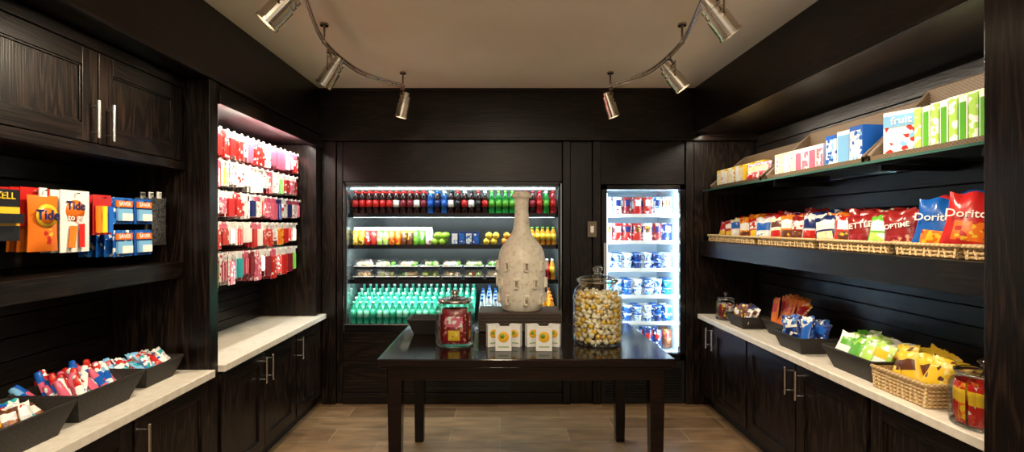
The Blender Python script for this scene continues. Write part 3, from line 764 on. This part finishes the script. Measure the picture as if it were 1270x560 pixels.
hang(2.555,1.50,1.75,0.11,mesh_blk)
m.build("hanging_toiletry_packets")

# ---------------------------------------------------------------- left peg display
m=MB()
rowtops=[2.205,2.01,1.815,1.62,1.425]
pal=[[p_white,c_white,p_red,c_red,c_pink],[p_white,p_red,c_green,p_yellow,c_white,p_pink,c_white],[p_white,p_pink,c_white,c_pink,p_red,c_navy,c_red],[c_white,p_red,c_red,c_red,p_orange,p_white],[p_red,c_teal,p_pink,c_maroon,c_maroon,c_white,c_green,c_red]]
for j,zt in enumerate(rowtops):
    y=2.80
    while y<4.17:
        c=random.choice(pal[j]); c2=random.choice((c_white,c_white,p_white,c_pink,c))
        w=random.uniform(0.06,0.09); h=random.uniform(0.135,0.18) if j<4 else random.uniform(.15,.23); n=random.randint(7,12)
        m.cyl((-2.08,y,zt),(-1.72,y,zt),0.003,iron,6)
        m.box(-1.722,-1.718,y-0.010,y+0.010,zt-0.010,zt+0.008,c_white)
        sp=0.29/n
        kind=random.random()
        for k in range(n):
            x=-1.745-k*sp
            zb=zt-h+random.uniform(-.004,.004)
            m.box(x-0.002,x,y-w/2,y+w/2,zb,zt+0.006,c2)
            if kind<.75: m.box(x,x+sp*.5,y-w*.42,y+w*.42,zb+.005,zt-h*.25,c)
            else: m.cyl((x+.008,y-w*.15,zb+.005),(x+.008,y-w*.15,zt-h*.25),.008,c,6); m.cyl((x+.008,y+w*.2,zb+.005),(x+.008,y+w*.2,zt-h*.3),.007,c,6)
        y+=w+0.010
m.build("hanging_sundries_display")

# ---------------------------------------------------------------- track lighting
left=[(-0.66,1.55),(-0.84,1.95),(-0.96,2.4),(-1.06,2.92),(-1.03,3.40),(-0.92,3.66),(-0.77,3.84)]
right=[(0.74,1.55),(0.90,1.95),(1.0,2.4),(1.10,2.92),(1.09,3.40),(1.0,3.66),(0.877,3.84)]
def smooth(p):
    out=[]
    for i in range(len(p)-1):
        a=p[max(i-1,0)];b=p[i];c=p[i+1];d=p[min(i+2,len(p)-1)]
        for k in range(6):
            t=k/6
            out.append(tuple(0.5*((2*b[q])+(-a[q]+c[q])*t+(2*a[q]-5*b[q]+4*c[q]-d[q])*t*t+(-a[q]+3*b[q]-3*c[q]+d[q])*t**3) for q in (0,1)))
    out.append(p[-1]); return out
TRZ=2.72
for pts in (left,right):
    m=MB(); sp=smooth(pts)
    m.tube([(x,y,TRZ) for x,y in sp],0.010,nickel,8); m.tube([(x,y,TRZ-0.022) for x,y in sp],0.006,nickel,8)
    for i in range(0,len(sp),3): m.cyl((sp[i][0],sp[i][1],TRZ-0.026),(sp[i][0],sp[i][1],TRZ+0.006),0.005,nickel,6)
    for (x,y) in (pts[1],pts[3],pts[-1]):
        m.cyl((x,y,TRZ),(x,y,CEIL-0.002),0.007,nickel,8); m.cyl((x,y,CEIL-0.014),(x,y,CEIL-0.001),0.026,nickel,16); m.ball((x,y,TRZ-.01),0.017,nickel,10,6)
    m.build("curved_light_track")
bulb=plain("lamp_lens",(1,1,1),0.3,0,(1.0,0.84,0.58),14)
def head(tp,c,aim,power,size=92):
    c=Vector(c); d=(Vector(aim)-c).normalized()
    m=MB(); q=d.to_track_quat('Z','Y').to_matrix().to_4x4()
    M=Matrix.Translation(c)@q
    r=.05;n=nickel
    m.lathe([(0,-.10,n),(r*.6,-.10,n),(r*.62,-.07,n),(r*.9,-.068,n),(r*.9,-.05,n),(r*.75,-.048,n),(r*.75,-.042,n),(r*.9,-.04,n),(r*.9,-.02,n),(r*.78,-.018,n),(r*.78,-.012,n),(r*1.0,-.01,n),(r*1.0,.085,n),(r*1.08,.087,n),(r*1.08,.10,n),(r*.9,.10,n),(r*.88,.08,n)],M,24,False)
    m.lathe([(r*.88,.08,bulb),(0,.08,bulb)],M,24)
    side=Vector(q@Vector((1,0,0)))
    for s in (-1,1): m.cyl(c+side*s*r*1.15,c+side*s*r*1.15+Vector((0,0,0.085)),0.005,n,6)
    m.cyl(c-side*r*1.15+Vector((0,0,.085)),c+side*r*1.15+Vector((0,0,.085)),0.006,n,6)
    m.cyl(c-side*r*1.2,c+side*r*1.2,0.008,n,8)
    m.cyl(c+Vector((0,0,.085)),(tp[0],tp[1],TRZ-0.03),0.008,n,8)
    m.cyl((tp[0],tp[1],TRZ-0.05),(tp[0],tp[1],TRZ-0.030),0.016,n,12)
    ob=m.build("track_spotlight")
    ld=bpy.data.lights.new("spot_beam",'SPOT'); ld.energy=power; ld.color=(1.0,0.83,0.60); ld.spot_size=math.radians(size); ld.spot_blend=0.95; ld.shadow_soft_size=0.045
    lo=bpy.data.objects.new("spot_beam",ld); scene.collection.objects.link(lo)
    lo.matrix_world=Matrix.Translation(c+d*0.11)@(-d).to_track_quat('Z','Y').to_matrix().to_4x4(); lo.parent=ob
head((-0.90,2.15),(-0.955,2.12,2.56),(-1.85,1.95,1.5),80)
head((-1.06,3.0),(-1.05,3.02,2.56),(-1.75,3.1,1.5),75)
head((-0.77,3.82),(-0.765,3.85,2.56),(-0.95,3.90,1.8),55)
head((0.877,3.82),(0.875,3.85,2.56),(1.1,3.88,1.9),55)
head((1.09,3.12),(1.12,3.12,2.56),(1.75,3.0,1.7),80)
head((0.985,2.25),(1.01,2.235,2.56),(1.85,2.22,1.45),85,72)

# ---------------------------------------------------------------- strip lights inside casework / coolers
def area(name,loc,rot,sx,sy,e,col):
    ld=bpy.data.lights.new(name,'AREA'); ld.shape='RECTANGLE'; ld.size=sx; ld.size_y=sy; ld.energy=e; ld.color=col
    o=bpy.data.objects.new(name,ld); o.location=loc; o.rotation_euler=rot; scene.collection.objects.link(o); return o
WARM=(1.0,0.88,0.70); COOL=(0.80,0.97,1.0)
area("niche_strip_light",(1.80,3.02,2.405),(0,math.radians(-20),0),0.03,2.5,17,WARM)
area("niche_strip_light",(-1.66,3.48,2.30),(0,math.radians(30),0),0.03,1.35,18,(1.0,0.93,0.84))
area("cooler_strip_light",(-0.43,4.40,1.965),(math.radians(30),0,0),1.85,0.02,10,COOL)
for zz,e in ((1.675,8),(1.385,10),(1.065,9)): area("cooler_strip_light",(-0.43,4.475,zz),(math.radians(25),0,0),1.85,0.02,e,COOL)
area("fridge_strip_light",(a0+0.08,4.41,1.2),(math.radians(90),0,math.radians(-25)),0.02,1.4,9.5,(0.70,0.89,1.0))
area("fridge_strip_light",(a1-0.08,4.41,1.2),(math.radians(90),0,math.radians(25)),0.02,1.4,9.5,(0.70,0.89,1.0))
for (x,y) in ((-0.9,0.0),(0.9,0.0),(0.0,-0.9),(0.0,1.2)):
    area("unseen_fill_light",(x,y,2.80),(0,0,0),0.22,0.22,32,(1.0,0.84,0.62))  # fill lamps added out of view to brighten the room
w=bpy.data.worlds.new("room_ambient"); scene.world=w; w.use_nodes=True
w.node_tree.nodes["Background"].inputs[0].default_value=(1.0,0.85,0.67,1); w.node_tree.nodes["Background"].inputs[1].default_value=0.50

# ---------------------------------------------------------------- camera
cd=bpy.data.cameras.new("camera"); cd.sensor_width=36; cd.lens=36*600/1270; cd.shift_x=15/1270; cd.clip_start=0.05
co=bpy.data.objects.new("camera",cd); co.location=(0,0,1.6); co.rotation_euler=(math.radians(90),0,0); scene.collection.objects.link(co)
scene.camera=co
scene.view_settings.view_transform='Standard'
scene.view_settings.look='None'
